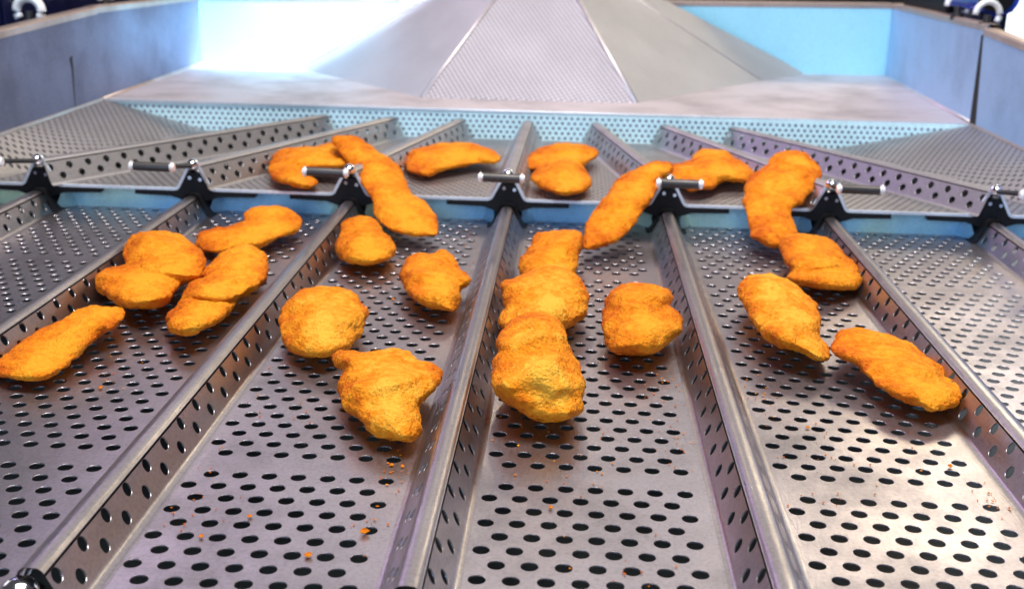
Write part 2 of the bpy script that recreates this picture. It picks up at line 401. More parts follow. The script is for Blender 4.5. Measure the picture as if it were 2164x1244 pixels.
# side slope panels, perforated, rising from the deck to the basin walls
WLX, WRX = -38.62, 31.85; ZL = 4.0
def slope_panel(xw, xf, xb):
    """ruled sheet: from the wall line (xw, ZL) down to a foot line running from xf at the front to xb at the back"""
    foot = lambda y: xf+(xb-xf)*(y-YU0)/(YU1-YU0)
    fn = lambda u, v, d: (u, v, ZU+.02+(ZL-ZU)*max(0, min(1, (u-foot(v))/(xw-foot(v))))+d)
    poly = [(xw, YU0), (xf, YU0), (xb, YU1-.02), (xw, YU1-.02)]
    if xw > xf: poly = poly[::-1]
    # triangulate finely enough along the sheet: strips of holes carry the warp
    poly = [(poly[i][0]+(poly[(i+1) % 4][0]-poly[i][0])*t, poly[i][1]+(poly[(i+1) % 4][1]-poly[i][1])*t) for i in range(4) for t in (0, .2, .4, .6, .8)]
    ar = sum(poly[i][0]*poly[(i+1) % 20][1]-poly[(i+1) % 20][0]*poly[i][1] for i in range(20))
    if ar < 0: poly = poly[::-1]
    hs = []; j = 0; y = YU0+.2
    while y < YU1:
        x = min(xw, xb)+(j % 2)*PU/2
        while x < max(xw, xb): hs.append((x, y)); x += PU
        y += PU*DY; j += 1
    polysheet('slope_panel', poly, hs, .155, fn, M['upper'], up)
slope_panel(WLX, -37.6, -30.2); slope_panel(WRX, 30.9, 21.0)
# mesh riser up to the ledge
hs = []; j = 0; v = .2
while v < 2.25:
    u = XA+(j % 2)*.25
    while u < WRX: hs.append((u, v)); u += .5
    v += .40; j += 1
polysheet('mesh_riser', [(WLX, 0), (WRX, 0), (WRX, ZL-ZU), (WLX, ZL-ZU)], hs, .145, lambda u, v, d: (u, YU1+.02+.12*v/2.2-d, ZU+v), M['cyan'], up)
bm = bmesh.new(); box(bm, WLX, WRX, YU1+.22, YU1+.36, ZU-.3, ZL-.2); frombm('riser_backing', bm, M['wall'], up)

# ---------------------------------------------------------------- basin: ledge, walls, rims
basin = thing('basin_housing', 'open steel basin of ledge and upright walls around the deck and the cone', 'machine housing')
YLF = YU1+.10
BL, BR = (-39.1, 124.6), (33.6, 131.6)
v = [(WLX, YLF, ZL), (WRX, YLF+.3, ZL), (BR[0], BR[1], ZL), (BL[0], BL[1], ZL)]
meshobj('ledge', v+[(WLX, YLF-.16, ZL-.10), (WRX, YLF+.14, ZL-.10)], [(0, 1, 2, 3), (4, 5, 1, 0)], M['ledge'], basin)
bm = bmesh.new(); tube(bm, [(WLX, YLF-.05, ZL-.02), (WRX, YLF+.2, ZL-.02)], .11, 10); frombm('ledge_lip', bm, M['edge'], basin, True)
def wall_panel(name, p0, p1, z0, z1a, z1b, out, m=None, th=.35):
    a, b = Vector((*p0, 0)), Vector((*p1, 0)); n = Vector((*out, 0))*th
    vs = []
    for p, zt in ((a, z1a), (b, z1b)):
        for q in (p, p+n): vs += [(q.x, q.y, z0), (q.x, q.y, zt)]
    f = [(0, 1, 5, 4), (2, 6, 7, 3), (1, 3, 7, 5), (0, 4, 6, 2), (0, 2, 3, 1), (4, 5, 7, 6)]
    o = meshobj(name, vs, f, m or M['wall'], basin)
    bm = bmesh.new(); bm.from_mesh(o.data); bmesh.ops.recalc_face_normals(bm, faces=bm.faces); bm.to_mesh(o.data); bm.free()
    return o
def rim(p0, p1, out, r=.42):
    bm = bmesh.new(); n = Vector((*out, 0))
    a, b = Vector(p0), Vector(p1)
    for t0, t1 in ((0, 1),):
        q = [(-.05, -.45), (-.05, -.02), (.10, .10), (.9, .10), (1.0, 0), (1.0, -.4)]
        ra = [bm.verts.new(a+n*x+Vector((0, 0, z))) for x, z in q]; rb = [bm.verts.new(b+n*x+Vector((0, 0, z))) for x, z in q]
        for i in range(len(q)-1): bm.faces.new((ra[i], ra[i+1], rb[i+1], rb[i]))
    frombm('rim', bm, M['rim'], basin)
ZT = 11.5
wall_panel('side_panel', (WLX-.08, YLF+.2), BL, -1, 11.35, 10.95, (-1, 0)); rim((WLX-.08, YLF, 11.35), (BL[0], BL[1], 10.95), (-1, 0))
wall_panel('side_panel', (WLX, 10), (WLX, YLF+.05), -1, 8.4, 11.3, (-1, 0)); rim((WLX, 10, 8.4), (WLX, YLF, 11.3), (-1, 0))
wall_panel('side_panel', (WRX+.25, YLF+.55), BR, -1, 11.75, 11.5, (1, 0), M['wall_lit']); rim((WRX+.25, YLF, 11.75), (BR[0], BR[1], 11.5), (1, 0))
wall_panel('side_panel', (WRX, 10), (WRX, YLF), -1, 7.4, 11.5, (1, 0), M['wall_lit']); rim((WRX, 10, 7.4), (WRX, YLF, 11.5), (1, 0))
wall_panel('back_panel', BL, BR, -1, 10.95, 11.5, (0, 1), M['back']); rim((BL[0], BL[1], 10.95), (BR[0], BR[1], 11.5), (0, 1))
# dark joint between the right panels, slit in the left one
v = [(WRX-.02, YLF-1.0, ZL-.1), (WRX-.02, YLF+.5, ZL-.1), (WRX+.25, YLF+.5, ZL-.1), (WRX-.02, YLF+.02, 11.0), (WRX-.02, YLF+.5, 11.0), (WRX+.25, YLF+.5, 11.0)]
meshobj('joint_gap', v, [(0, 3, 4, 1), (1, 4, 5, 2), (0, 2, 5, 3), (3, 5, 4), (0, 1, 2)], M['slit'], basin)
bm = bmesh.new(); v = [(WLX+.004, 90.2, 7.9), (WLX+.004, 90.75, 8.1), (WLX+.004, 90.8, 7.2), (WLX+.004, 90.62, 4.1), (WLX+.004, 90.5, 4.1), (WLX+.004, 90.45, 7.0)]
bm.faces.new([bm.verts.new(p) for p in v]); frombm('slit', bm, M['slit'], basin)
for sx_, x, y0, y1, e in ((1, WLX, YLF, BL[1], -.45), (-1, WRX+.2, YLF+.5, BR[1], 1.7)):      # weld fillets at the ledge
    bm = bmesh.new(); tube(bm, [(x, y0, ZL+.02), (x+e, y1-.1, ZL+.02)], .17, 8); frombm('weld_bead', bm, M['rim' if sx_ == 1 else 'seam'], basin, True)
for x, z0 in ((WLX, ZL), (WRX, ZL)):
    bm = bmesh.new(); tube(bm, [(x, 20, z0), (x, YLF, z0)], .16, 8); frombm('weld_bead', bm, M['rim'], basin, True)

# ---------------------------------------------------------------- cone
cone = thing('distribution_cone', 'broad faceted steel pyramid rising out of the ledge behind the fan of ridges', 'cone')
base = [(-32.2, 125.9), (-28.2, 122.6), (-13.1, 103.0), (5.5, 103.6), (19.2, 123.4), (25.2, 131.2)]
apex = (-3.7, 124.0, 17.6)
def facet(a, b, m):
    nsub = 1
    vs = [(a[0], a[1], ZL+.01), (b[0], b[1], ZL+.01), apex]
    c = Vector(vs[0]); e1 = (Vector(vs[1])-c).normalized(); n = e1.cross(Vector(apex)-c).normalized()
    if n.y > 0: n = -n
    e2 = n.cross(e1).normalized()
    if e2.z < 0: e2 = -e2
    n2 = e1.cross(e2)
    Mx = Matrix(((e1.x, e2.x, n2.x, c.x), (e1.y, e2.y, n2.y, c.y), (e1.z, e2.z, n2.z, c.z), (0, 0, 0, 1)))
    inv = Mx.inverted(); lv = [inv @ Vector(p) for p in vs]
    back = [p-Vector((0, 0, .12 if (Mx.to_3x3() @ Vector((0, 0, 1))).y < 0 else -.12)) for p in lv]
    o = meshobj('facet', [tuple(p) for p in lv+back], [(0, 1, 2), (3, 5, 4), (0, 3, 4, 1), (1, 4, 5, 2), (2, 5, 3, 0)], m, cone)
    o.matrix_world = Mx
    return o
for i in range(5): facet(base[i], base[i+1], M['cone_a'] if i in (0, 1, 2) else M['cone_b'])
for i in range(1, 5):
    bm = bmesh.new(); r = .20 if i in (2, 3) else .08
    tube(bm, [(base[i][0], base[i][1], ZL), Vector((base[i][0], base[i][1], ZL)).lerp(Vector(apex), .5), apex], r, 8)
    frombm('seam', bm, M['seam'], cone, True)

# ---------------------------------------------------------------- divider clamps with T-handle
def make_clamp(k, label):
    x = rc(k); y = YU0
    t = thing('divider_clamp', label, 'clamp', (x, y, 0), 'clamps under the upper ridge ends')
    # black block filling the ridge end with flanges under the deck edge
    p = [(-UHB-2.55, ZU-.05), (-UHB-.1, ZU-.05), (-UHB+.12, ZU-.10), (-UHB+.30, ZU+.16), (-UTOP-.16, ZU+UHT-.62), (UTOP+.16, ZU+UHT-.62), (UHB-.30, ZU+.16), (UHB-.12, ZU-.10), (UHB+.1, ZU-.05), (UHB+2.55, ZU-.05), (UHB+2.55, ZU-.46), (UHB+.2, ZU-.52), (.85, ZU-.75), (-.85, ZU-.75), (-UHB-.2, ZU-.52), (-UHB-2.55, ZU-.46)]
    vs = [(a, -.12, z) for a, z in p]+[(a, .5, z) for a, z in p]; n = len(p)
    fs = [tuple(range(n))[::-1], tuple(range(n, 2*n))]+[(i, (i+1) % n, n+(i+1) % n, n+i) for i in range(n)]
    o = meshobj('block', vs, fs, M['black'], t)
    bm = bmesh.new(); bm.from_mesh(o.data); bmesh.ops.recalc_face_normals(bm, faces=bm.faces); bm.to_mesh(o.data); bm.free()
    # rubber saddle wrapping the start of the lower ridge
    L = ridge_profile(HB+.07, 1.50, .44); Lp = L+[(-a, z) for a, z in L[:-1][::-1]]
    vs = [(a, yy, z+.02) for yy in (-.9, -.5, 1.3) for a, z in [(a*(1 if yy > -.8 else .97), z) for a, z in Lp]]; n = len(Lp)
    fs = [(j*n+i, j*n+i+1, (j+1)*n+i+1, (j+1)*n+i) for j in range(2) for i in range(n-1)]
    meshobj('saddle', vs, fs, M['black'], t, True)
    vs = [(-.8, -.2, ZU-.7), (.8, -.2, ZU-.7), (.62, -1.6, 1.50), (-.62, -1.6, 1.50), (-.8, .3, ZU-.7), (.8, .3, ZU-.7)]
    # nose rivet on top of the ridge end, stem and cross bar
    bm = bmesh.new(); bmesh.ops.create_uvsphere(bm, u_segments=20, v_segments=12, radius=.40, matrix=Matrix.Translation((0, -.15, ZU+UHT-.05)) @ Matrix.Diagonal((.95, 1.3, .95, 1)))
    frombm('nose_rivet', bm, M['chrome'], t, True)
    bm = bmesh.new(); cyl(bm, (0, -.2, ZU+UHT-.12), (0, -7.4, 4.52), .15, n=18); frombm('stem', bm, M['pin'], t, True, 40)
    bm = bmesh.new(); cyl(bm, (-1.05, -7.5, 4.56), (1.05, -7.5, 4.52), .26, n=24); bar = frombm('cross_bar', bm, M['pin'], t, True, 40)
    for sg in (-1, 1):
        bm = bmesh.new(); c = Vector((sg*1.05, -7.5, 4.54)); cyl(bm, c, c+Vector((sg*.26, 0, 0)), .31, n=24)
        es = [e for e in bm.edges if len(e.link_faces) == 2 and e.calc_face_angle() > 1]
        bmesh.ops.bevel(bm, geom=es, offset=.10, segments=3, affect='EDGES')
        frombm('end_cap', bm, M['cap'], bar, True, 50)
    for a, z in ((-.25, ZU+.72), (.42, ZU+.62)):
        bm = bmesh.new(); cyl(bm, (a, -.22, z), (a, -.10, z), .11, n=12); frombm('screw', bm, M['chrome'], t, True, 40)
    return t
WH = {-3: 'clamp with chrome cross bar at the far left edge of the deck',
      -2: 'clamp with chrome cross bar left of the curled nugget on the upper deck',
      -1: 'clamp whose cross bar stands in front of the curled nugget',
      0: 'clamp with chrome cross bar on the central ridge, left of the pair of stacked nuggets',
      1: 'clamp whose cross bar touches the top of the slanting nugget',
      2: 'clamp with chrome cross bar just right of the large bent nugget',
      3: 'clamp with chrome cross bar at the far right edge of the deck'}
for k in range(-3, 4): make_clamp(k, WH[k])
# domed bolt where the left ridge ends at the near edge
b = thing('ridge_end_bolt', 'domed chrome bolt at the near end of the left ridge, bottom left corner', 'bolt', (-14.25, Y0-.1, 1.0))
bm = bmesh.new(); bmesh.ops.create_uvsphere(bm, u_segments=28, v_segments=14, radius=.55, matrix=Matrix.Translation((0, 0, -.28)) @ Matrix.Diagonal((1, 1, .8, 1)))
frombm('dome', bm, M['chrome'], b, True)
bm = bmesh.new(); cyl(bm, (0, 0, -.75), (0, 0, -.32), .68, n=28); frombm('washer', bm, M['pin'], b, True, 40)

# ---------------------------------------------------------------- things outside the walls
def ring(name, label, loc, r, th, rot, m='chrome', arc=250):
    t = thing(name, label, 'ring', loc, 'chrome rings on the rims of the side walls')
    bm = bmesh.new(); q = Matrix.Rotation(rot, 3, 'Z')
    pts = [q @ Vector((r*math.cos(R(a)), 0, r*.25+r*math.sin(R(a)))) for a in np.linspace(-35, arc-35, 22)]
    tube(bm, pts, th, 12); frombm('hoop', bm, M[m], t, True)
    bm = bmesh.new(); cyl(bm, (0, 0, -.9), (0, 0, -.35), r*.55, n=20); cyl(bm, (0, 0, -.35), (0, 0, .25), r*.28, n=16); frombm('base', bm, M['pin'], t, True, 40)
    return t
ring('lifting_ring', 'thick white chrome hook ring on the left rim, nearest the corner of the photo', (-41.0, 89.3, 11.2), .95, .34, 0, 'cap')
ring('lifting_ring', 'chrome ring on the left rim, right of the purple cable', (-39.7, 101, 12.0), .75, .30, R(70), 'cap')
ring('lifting_ring', 'small chrome ring on the left rim, farthest from the photo corner', (-39.8, 108, 11.9), .6, .22, R(50), 'chrome')
ring('lifting_ring', 'chrome ring on the right rim, left one of the two beside the blue motor', (32.9, 107, 12.4), 1.0, .24, R(8), 'cap', 215)
ring('lifting_ring', 'chrome ring on the right rim in front of the blue motor', (32.7, 98.6, 12.2), 1.0, .24, R(8), 'cap', 215)
bm = bmesh.new(); tube(bm, [(-46, 104, 13.2), (-43, 103, 12.9), (-41.5, 102, 12.7), (-40.4, 100, 12.4), (-40.3, 97.5, 12.2), (-40.6, 96.9, 13.5), (-41, 96.8, 16)], .22, 10)
o = frombm('cable', bm, M['purple'], None, True); setp(o, 'purple cable running behind the left wall rim', 'cable')
cab = thing('machine_cabinet', 'dark navy machine cabinet behind the left wall in the top left corner', 'cabinet', (-60, 110, 0))
bm = bmesh.new(); box(bm, -14, 15.5, -25, 55, -9, 40, .6); frombm('body', bm, M['navy'], cab, True, 40)
bm = bmesh.new(); box(bm, 15.5, 15.9, -18, 6, 6, 30, .2); frombm('door', bm, M['navy'], cab, True, 40)
mo = thing('drive_motor', 'blue enamelled motor behind the right wall rim in the top right corner', 'motor', (34.75, 107, 13.75))
bm = bmesh.new(); cyl(bm, (0, -5, 0), (0, 6, 0), 1.55, n=32); frombm('body', bm, M['motor'], mo, True, 40)
for i in range(8):
    a = R(45*i); bm = bmesh.new(); vs = cyl(bm, (0, -4.6, 0), (0, 5.6, 0), .16, n=8)
    bmesh.ops.translate(bm, verts=bm.verts, vec=(1.58*math.cos(a), 0, 1.58*math.sin(a))); frombm('cooling_fin', bm, M['motor'], mo, True)
bm = bmesh.new(); cyl(bm, (-.55, -5.9, .15), (-.55, -5, .15), 1.4, n=28); frombm('end_cover', bm, M['black'], mo, True, 40)
bm = bmesh.new(); box(bm, -.9, 1.4, -3, 4, -5, -1.4, .1); frombm('foot', bm, M['navy'], mo)
pn = thing('equipment_panel', 'black equipment panel behind the right wall, left of the blue motor', 'panel', (35.5, 128, 0))
bm = bmesh.new(); box(bm, -1.5, 3.5, -14, 1, -9, 30, .3); frombm('body', bm, M['black'], pn)
bm = bmesh.new(); box(bm, -1.2, 3.2, -14.3, -14, 14, 26, .1); frombm('cover', bm, M['navy'], pn)
wl = thing('window', 'bright white window seen past the blue motor in the top right corner', 'window', (86, 175, 0))
bm = bmesh.new(); box(bm, -28, 40, 0, 4, -9, 60); frombm('pane', bm, M['white'], wl)

# ---------------------------------------------------------------- nuggets
def pray(px, py):
    a, b = px-1082, -(py-622); cr, sr = math.cos(ROLL), math.sin(ROLL)
    x, u = (cr*a-sr*b)/F, (sr*a+cr*b)/F
    y = math.cos(PITCH)+u*math.sin(PITCH); z = -math.sin(PITCH)+u*math.cos(PITCH)
    c, s_ = math.cos(YAW), math.sin(YAW)
    return Vector((c*x-s_*y, s_*x+c*y, z))
CAM = Vector((CX, 0, CH))
def onz(px, py, z): d = pray(px, py); return CAM+d*((z-CH)/d.z)
FR = {0: (0, 0, 1), 3: (0, 200, 2.828), 4: (700, 220, 2.828), 5: (1400, 240, 2.704), 6: (0, 620, 1.993), 7: (700, 620, 1.993), 8: (1404, 620, 1.993)}
def cat(P, n=4):
    out = []; L = len(P)
    for i in range(L):
        p0, p1, p2, p3 = (np.array(P[(i+j-1) % L], float) for j in range(4))
        for t in np.arange(n)/n:
            out.append(.5*((2*p1)+(-p0+p2)*t+(2*p0-5*p1+4*p2-p3)*t*t+(-p0+3*p1-3*p2+p3)*t**3))
    return np.array(out)
def sdist(pol, X, Y):
    d = np.full(X.shape, 1e9); ins = np.zeros(X.shape, bool); n = len(pol)
    for i in range(n):
        ax, ay = pol[i]; bx, by = pol[(i+1) % n]; ex, ey = bx-ax, by-ay
        t = np.clip(((X-ax)*ex+(Y-ay)*ey)/(ex*ex+ey*ey+1e-12), 0, 1)
        d = np.minimum(d, (X-ax-t*ex)**2+(Y-ay-t*ey)**2)
        c = ((ay > Y) != (by > Y)) & (X < (bx-ax)*(Y-ay)/((by-ay) if abs(by-ay) > 1e-12 else 1e-12)+ax); ins ^= c
    d = np.sqrt(d); return np.where(ins, d, -d)
def blur(a, n):
    for _ in range(n):
        p = np.pad(a, 1, mode='edge'); a = (p[:-2, 1:-1]+p[2:, 1:-1]+p[1:-1, :-2]+p[1:-1, 2:]+p[1:-1, 1:-1]*2)/6
    return a
def surfnet(f):
    s = f > 0; nx_, ny_, nz_ = f.shape
    acc = np.zeros((nx_-1, ny_-1, nz_-1, 3)); cnt = np.zeros((nx_-1, ny_-1, nz_-1))
    I, J, K = np.meshgrid(np.arange(nx_-1), np.arange(ny_-1), np.arange(nz_-1), indexing='ij')
    def sl(o): return (slice(o[0], nx_-1+o[0]), slice(o[1], ny_-1+o[1]), slice(o[2], nz_-1+o[2]))
    for ax in range(3):
        for a in (0, 1):
            for b_ in (0, 1):
                o0 = [0, 0, 0]; oth = [q for q in range(3) if q != ax]; o0[oth[0]] = a; o0[oth[1]] = b_; o1 = list(o0); o1[ax] = 1
                f0, f1 = f[sl(o0)], f[sl(o1)]; m = (f0 > 0) != (f1 > 0)
                t = np.where(m, f0/np.where(m, f0-f1, 1), 0)
                for q in range(3): acc[..., q] += np.where(m, o0[q]+(t if q == ax else 0), 0)
                cnt += m
    act = cnt > 0; idx = -np.ones(cnt.shape, int); idx[act] = np.arange(act.sum())
    V = np.stack([I, J, K], -1)[act]+acc[act]/cnt[act][:, None]
    Q = []
    for ax in range(3):
        oth = [q for q in range(3) if q != ax]
        a = [slice(None)]*3; a[ax] = slice(0, -1); b_ = [slice(None)]*3; b_[ax] = slice(1, None)
        ch = s[tuple(a)] != s[tuple(b_)]; P = np.argwhere(ch)
        P = P[(P[:, oth[0]] > 0) & (P[:, oth[1]] > 0) & (P[:, oth[0]] < f.shape[oth[0]]-1) & (P[:, oth[1]] < f.shape[oth[1]]-1)]
        def id_(d0, d1):
            q = P.copy(); q[:, oth[0]] -= d0; q[:, oth[1]] -= d1; return idx[q[:, 0], q[:, 1], q[:, 2]]
        Q.append(np.stack([id_(0, 0), id_(1, 0), id_(1, 1), id_(0, 1)], 1))
    return V, np.concatenate(Q)
def nugget(label, fr, pts, b=.95, zb=0.0, m='bread', creases=(), anchors=None, res=.09, zc=None, lam=None, seed=0):
    ox, oy, s_ = FR[fr]; px = np.array([(ox+x/s_, oy+y/s_) for x, y in pts])
    px = cat(px, 4); A = 0; n = len(px)
    xs, ys = px[:, 0], px[:, 1]; A = abs(np.sum(xs*np.roll(ys, -1)-np.roll(xs, -1)*ys))/2
    V = ys.max()-ys.min(); W = xs.max()-xs.min(); chord = A/W*1.12
    cx, cy = xs.mean(), ys.mean()
    C = onz(cx, cy, zb+b); dv = pray(cx, cy).normalized(); dist = (C-CAM).dot(pray(1082, 622).normalized()); u = dist/F
    al = math.asin(-dv.z); ca, sa = math.cos(al), math.sin(al)
    b0 = b; b = min(b, .8*chord*u/2/ca)
    def semi(v): return max(b, math.sqrt(max((v*u/2)**2-(b*ca)**2, 0.0))/sa)
    aV, aC = semi(V), semi(chord)
    sg = math.atan(b*b*ca/(aV*aV*sa)) if aV > b*1.01 else R(90)-al
    lamv = lam or 1/math.sqrt(ca*ca/aC**2+sa*sa/b**2)
    C = onz(cx, cy, zb+b if zc is None else zc)
    Wv = Vector((0, math.cos(sg), math.sin(sg)))
    if anchors:
        (p1, z1), (p2, z2) = anchors; A1, A2 = onz(*p1, z1), onz(*p2, z2)
        # plane through both anchors containing the x direction
        d = A2-A1; Wv = Vector((0, d.y, d.z)).normalized(); 
        nrm = Vector((1, 0, 0)).cross(Wv); dd = pray(cx, cy); C = CAM+dd*((A1-CAM).dot(nrm)/dd.dot(nrm))
    U = Vector((1, 0, 0)); nrm = U.cross(Wv)
    def topl(x, y): d = pray(x, y); p = CAM+d*((C-CAM).dot(nrm)/d.dot(nrm))-C; return (p.dot(U), p.dot(Wv))
    pol = np.array([topl(x, y) for x, y in px])
    # ragged outline
    rg = []
    for i, (a, c) in enumerate(pol):
        q = Vector((a*1.6, c*1.6, seed*7.3)); rg.append((a+.05*noise.noise(q*1.7), c+.05*noise.noise(q*1.7+Vector((9, 9, 9)))))
    pol = np.array(rg)
    u0, w0 = pol.min(0)-3*res; u1, w1 = pol.max(0)+3*res
    tm = lamv*1.25+3*res
    gu, gw, gt = np.arange(u0, u1, res), np.arange(w0, w1, res), np.arange(-tm, tm, res*1.1)
    X, Y = np.meshgrid(gu, gw, indexing='ij'); D = blur(sdist(pol, X, Y), 3)
    R_ = D.max()*.95; q = 1-np.minimum(D/R_, 1)
    prof = 1-np.clip(q, 0, None)**2.1
    thick = np.full(D.shape, lamv)
    for (c0, c1, wd, dp) in creases:
        a = np.array(topl(ox+c0[0]/s_, oy+c0[1]/s_)); c = np.array(topl(ox+c1[0]/s_, oy+c1[1]/s_)); e = c-a
        t = np.clip(((X-a[0])*e[0]+(Y-a[1])*e[1])/(e@e), 0, 1); dd = np.hypot(X-a[0]-t*e[0], Y-a[1]-t*e[1])
        thick *= 1-dp*np.exp(-(dd/wd)**2)
    # lumps in thickness
    lum = np.zeros(D.shape)
    rs = np.random.RandomState(seed+11)
    for _ in range(14):
        kx, ky = rs.normal(0, 1.15, 2); lum += np.sin(kx*X+ky*Y+rs.uniform(0, 6.28))*rs.uniform(.02, .055)
    thick = thick*(1+lum)
    f = prof[:, :, None]-(gt[None, None, :]/thick[:, :, None])**2
    f *= R_*.5
    Vv, Q = surfnet(f)
    uu = u0+Vv[:, 0]*res; ww = w0+Vv[:, 1]*res; tt = -tm+Vv[:, 2]*res*1.1
    Pw = np.outer(uu, U)+np.outer(ww, Wv)+np.outer(tt, dv)+np.array(C)
    me = bpy.data.meshes.new('chicken_nugget')
    me.from_pydata(Pw.tolist(), [], Q.tolist()); 
    bm = bmesh.new(); bm.from_mesh(me)
    bmesh.ops.recalc_face_normals(bm, faces=bm.faces)
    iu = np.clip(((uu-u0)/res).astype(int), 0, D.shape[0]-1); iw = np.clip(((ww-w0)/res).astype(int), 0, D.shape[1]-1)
    edge_dist = np.clip(D[iu, iw]/R_, 0, 1)  # depth inside the outline: paler in the middle, darker at the edge
    for _ in range(2): bmesh.ops.smooth_vert(bm, verts=bm.verts, factor=.5, use_axis_x=True, use_axis_y=True, use_axis_z=True)
    bm.normal_update(); sd = Vector((seed*3.7, seed*1.3, 0))
    for v in bm.verts:
        p = v.co+sd
        h = .14*noise.noise(p*.8)+.09*noise.noise(p*2.0)+.04*noise.noise(p*4.6)+.022*noise.noise(p*9)
        v.co += v.normal*h
        if v.co.z < zb+.03 and anchors is None: v.co.z = zb+.03-(zb+.03-v.co.z)*.02
        elif anchors is not None and v.co.z < .03: v.co.z = .03
    cen = sum((v.co for v in bm.verts), Vector())/len(bm.verts); zmin = min(v.co.z for v in bm.verts)
    O = Vector((cen.x, cen.y, zmin))
    for v in bm.verts: v.co -= O
    for f_ in bm.faces: f_.smooth = True
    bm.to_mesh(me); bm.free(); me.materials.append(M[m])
    at_ = me.attributes.new('edge_dist', 'FLOAT', 'POINT'); at_.data.foreach_set('value', edge_dist.astype(np.float32))
    o = bpy.data.objects.new('chicken_nugget', me); COL.objects.link(o); o.location = O
    setp(o, label, 'chicken nugget', 'breaded chicken nuggets on the trays')
    return o
G = nugget
G('long finger shaped breaded nugget lying alone at the left edge of the photo', 6, [(-22, 300), (0, 272), (60, 235), (110, 190), (160, 155), (250, 112), (330, 75), (400, 54), (460, 56), (505, 62), (525, 85), (515, 115), (480, 150), (430, 170), (385, 210), (350, 235), (320, 275), (260, 320), (190, 358), (120, 363), (50, 355), (0, 342)], seed=1, b=1.0)
G('two lobed breaded nugget, leftmost of the cluster of three in the left lane', 0, [(265, 520), (280, 500), (310, 490), (350, 490), (385, 500), (415, 520), (433, 550), (428, 580), (410, 590), (385, 600), (365, 625), (340, 645), (310, 652), (270, 648), (235, 632), (210, 612), (203, 590), (215, 572), (240, 562), (265, 560), (258, 542)], seed=2, b=1.15, creases=[((262, 563), (375, 592), .5, .22)])
G('slim breaded nugget pointing up to the right, behind the cluster in the left lane', 3, [(1170, 870), (1200, 830), (1290, 800), (1380, 790), (1450, 760), (1460, 715), (1520, 680), (1600, 668), (1690, 675), (1760, 700), (1800, 760), (1790, 810), (1720, 840), (1640, 870), (1560, 910), (1480, 915), (1400, 925), (1300, 945), (1230, 935), (1180, 900)], seed=3, b=.95)
G('knobbly folded breaded nugget, rightmost and nearest of the cluster in the left lane', 0, [(440, 560), (465, 540), (495, 525), (520, 517), (545, 525), (562, 545), (567, 575), (555, 600), (530, 618), (505, 632), (490, 655), (460, 680), (420, 700), (385, 708), (360, 695), (355, 672), (370, 650), (378, 632), (400, 605), (425, 590), (432, 572)], seed=4, b=1.15, creases=[((380, 628), (500, 640), .3, .25), ((440, 600), (500, 600), .25, .12)])
G('curled breaded nugget on the upper deck behind a chrome cross bar', 0, [(568, 355), (575, 330), (595, 315), (625, 312), (660, 313), (690, 306), (718, 305), (738, 330), (748, 347), (722, 356), (692, 356), (665, 356), (645, 360), (655, 372), (670, 380), (668, 393), (645, 399), (615, 392), (590, 385), (572, 373)], seed=5, zb=ZU, b=.95)
G('longest breaded nugget, hanging over the deck edge left of the central ridge', 4, [(10, 200), (60, 193), (150, 195), (210, 225), (250, 265), (320, 300), (380, 350), (430, 410), (460, 480), (490, 540), (560, 590), (610, 650), (640, 720), (635, 780), (580, 790), (480, 785), (390, 765), (310, 725), (270, 680), (250, 610), (235, 550), (190, 490), (160, 450), (120, 390), (80, 320), (30, 260)], seed=6, anchors=(((720, 295), 4.1), ((900, 490), .9)), lam=1.15)
G('tapering breaded nugget lying across the upper deck left of the central ridge', 4, [(425, 290), (450, 268), (540, 262), (640, 235), (740, 230), (840, 238), (910, 258), (960, 275), (1005, 305), (1012, 330), (980, 355), (900, 355), (840, 362), (760, 380), (690, 395), (630, 410), (580, 432), (520, 420), (460, 400), (440, 360), (432, 320)], seed=7, zb=ZU, b=1.0)
G('small round breaded nugget with a pale spot, close under the end of the longest nugget', 4, [(25, 840), (50, 790), (55, 730), (90, 690), (150, 668), (220, 672), (270, 700), (310, 760), (360, 810), (385, 870), (365, 920), (310, 950), (240, 965), (170, 965), (100, 950), (50, 910)], seed=8, b=1.2, creases=[((90, 770), (200, 800), .3, .12)])
G('plump breaded nugget with a pointed flap, against the left side of the central ridge', 4, [(410, 1020), (425, 960), (470, 905), (540, 888), (610, 890), (650, 862), (700, 875), (740, 930), (780, 990), (835, 1045), (800, 1090), (775, 1110), (775, 1150), (755, 1220), (735, 1245), (690, 1240), (620, 1220), (560, 1200), (480, 1150), (430, 1080)], seed=9, b=1.2, creases=[((640, 890), (775, 1090), .22, .35)])
G('smooth oval breaded nugget beside the left ridge, behind the star shaped one', 0, [(590, 690), (597, 655), (615, 630), (645, 612), (685, 606), (720, 608), (748, 622), (765, 643), (777, 655), (770, 685), (755, 715), (730, 738), (700, 750), (660, 755), (625, 747), (600, 725)], seed=10, b=1.05, m='bread_y')
G('star shaped breaded nugget with pointed corners, nearest in its lane left of the central ridge', 7, [(0, 258), (60, 240), (130, 248), (190, 238), (320, 240), (370, 285), (430, 305), (470, 345), (455, 390), (400, 440), (370, 480), (375, 540), (360, 600), (310, 618), (240, 610), (160, 570), (90, 510), (40, 450), (30, 400), (50, 320), (20, 300)], seed=11, b=1.0, m='bread_y')
G('rearmost breaded nugget of the chain of three, touching the slanting nugget', 4, [(1215, 790), (1250, 765), (1340, 768), (1440, 755), (1490, 775), (1500, 830), (1495, 870), (1480, 920), (1465, 985), (1440, 1040), (1390, 1060), (1240, 1060), (1150, 1035), (1120, 980), (1125, 930), (1160, 890), (1190, 840)], seed=12, b=1.2)
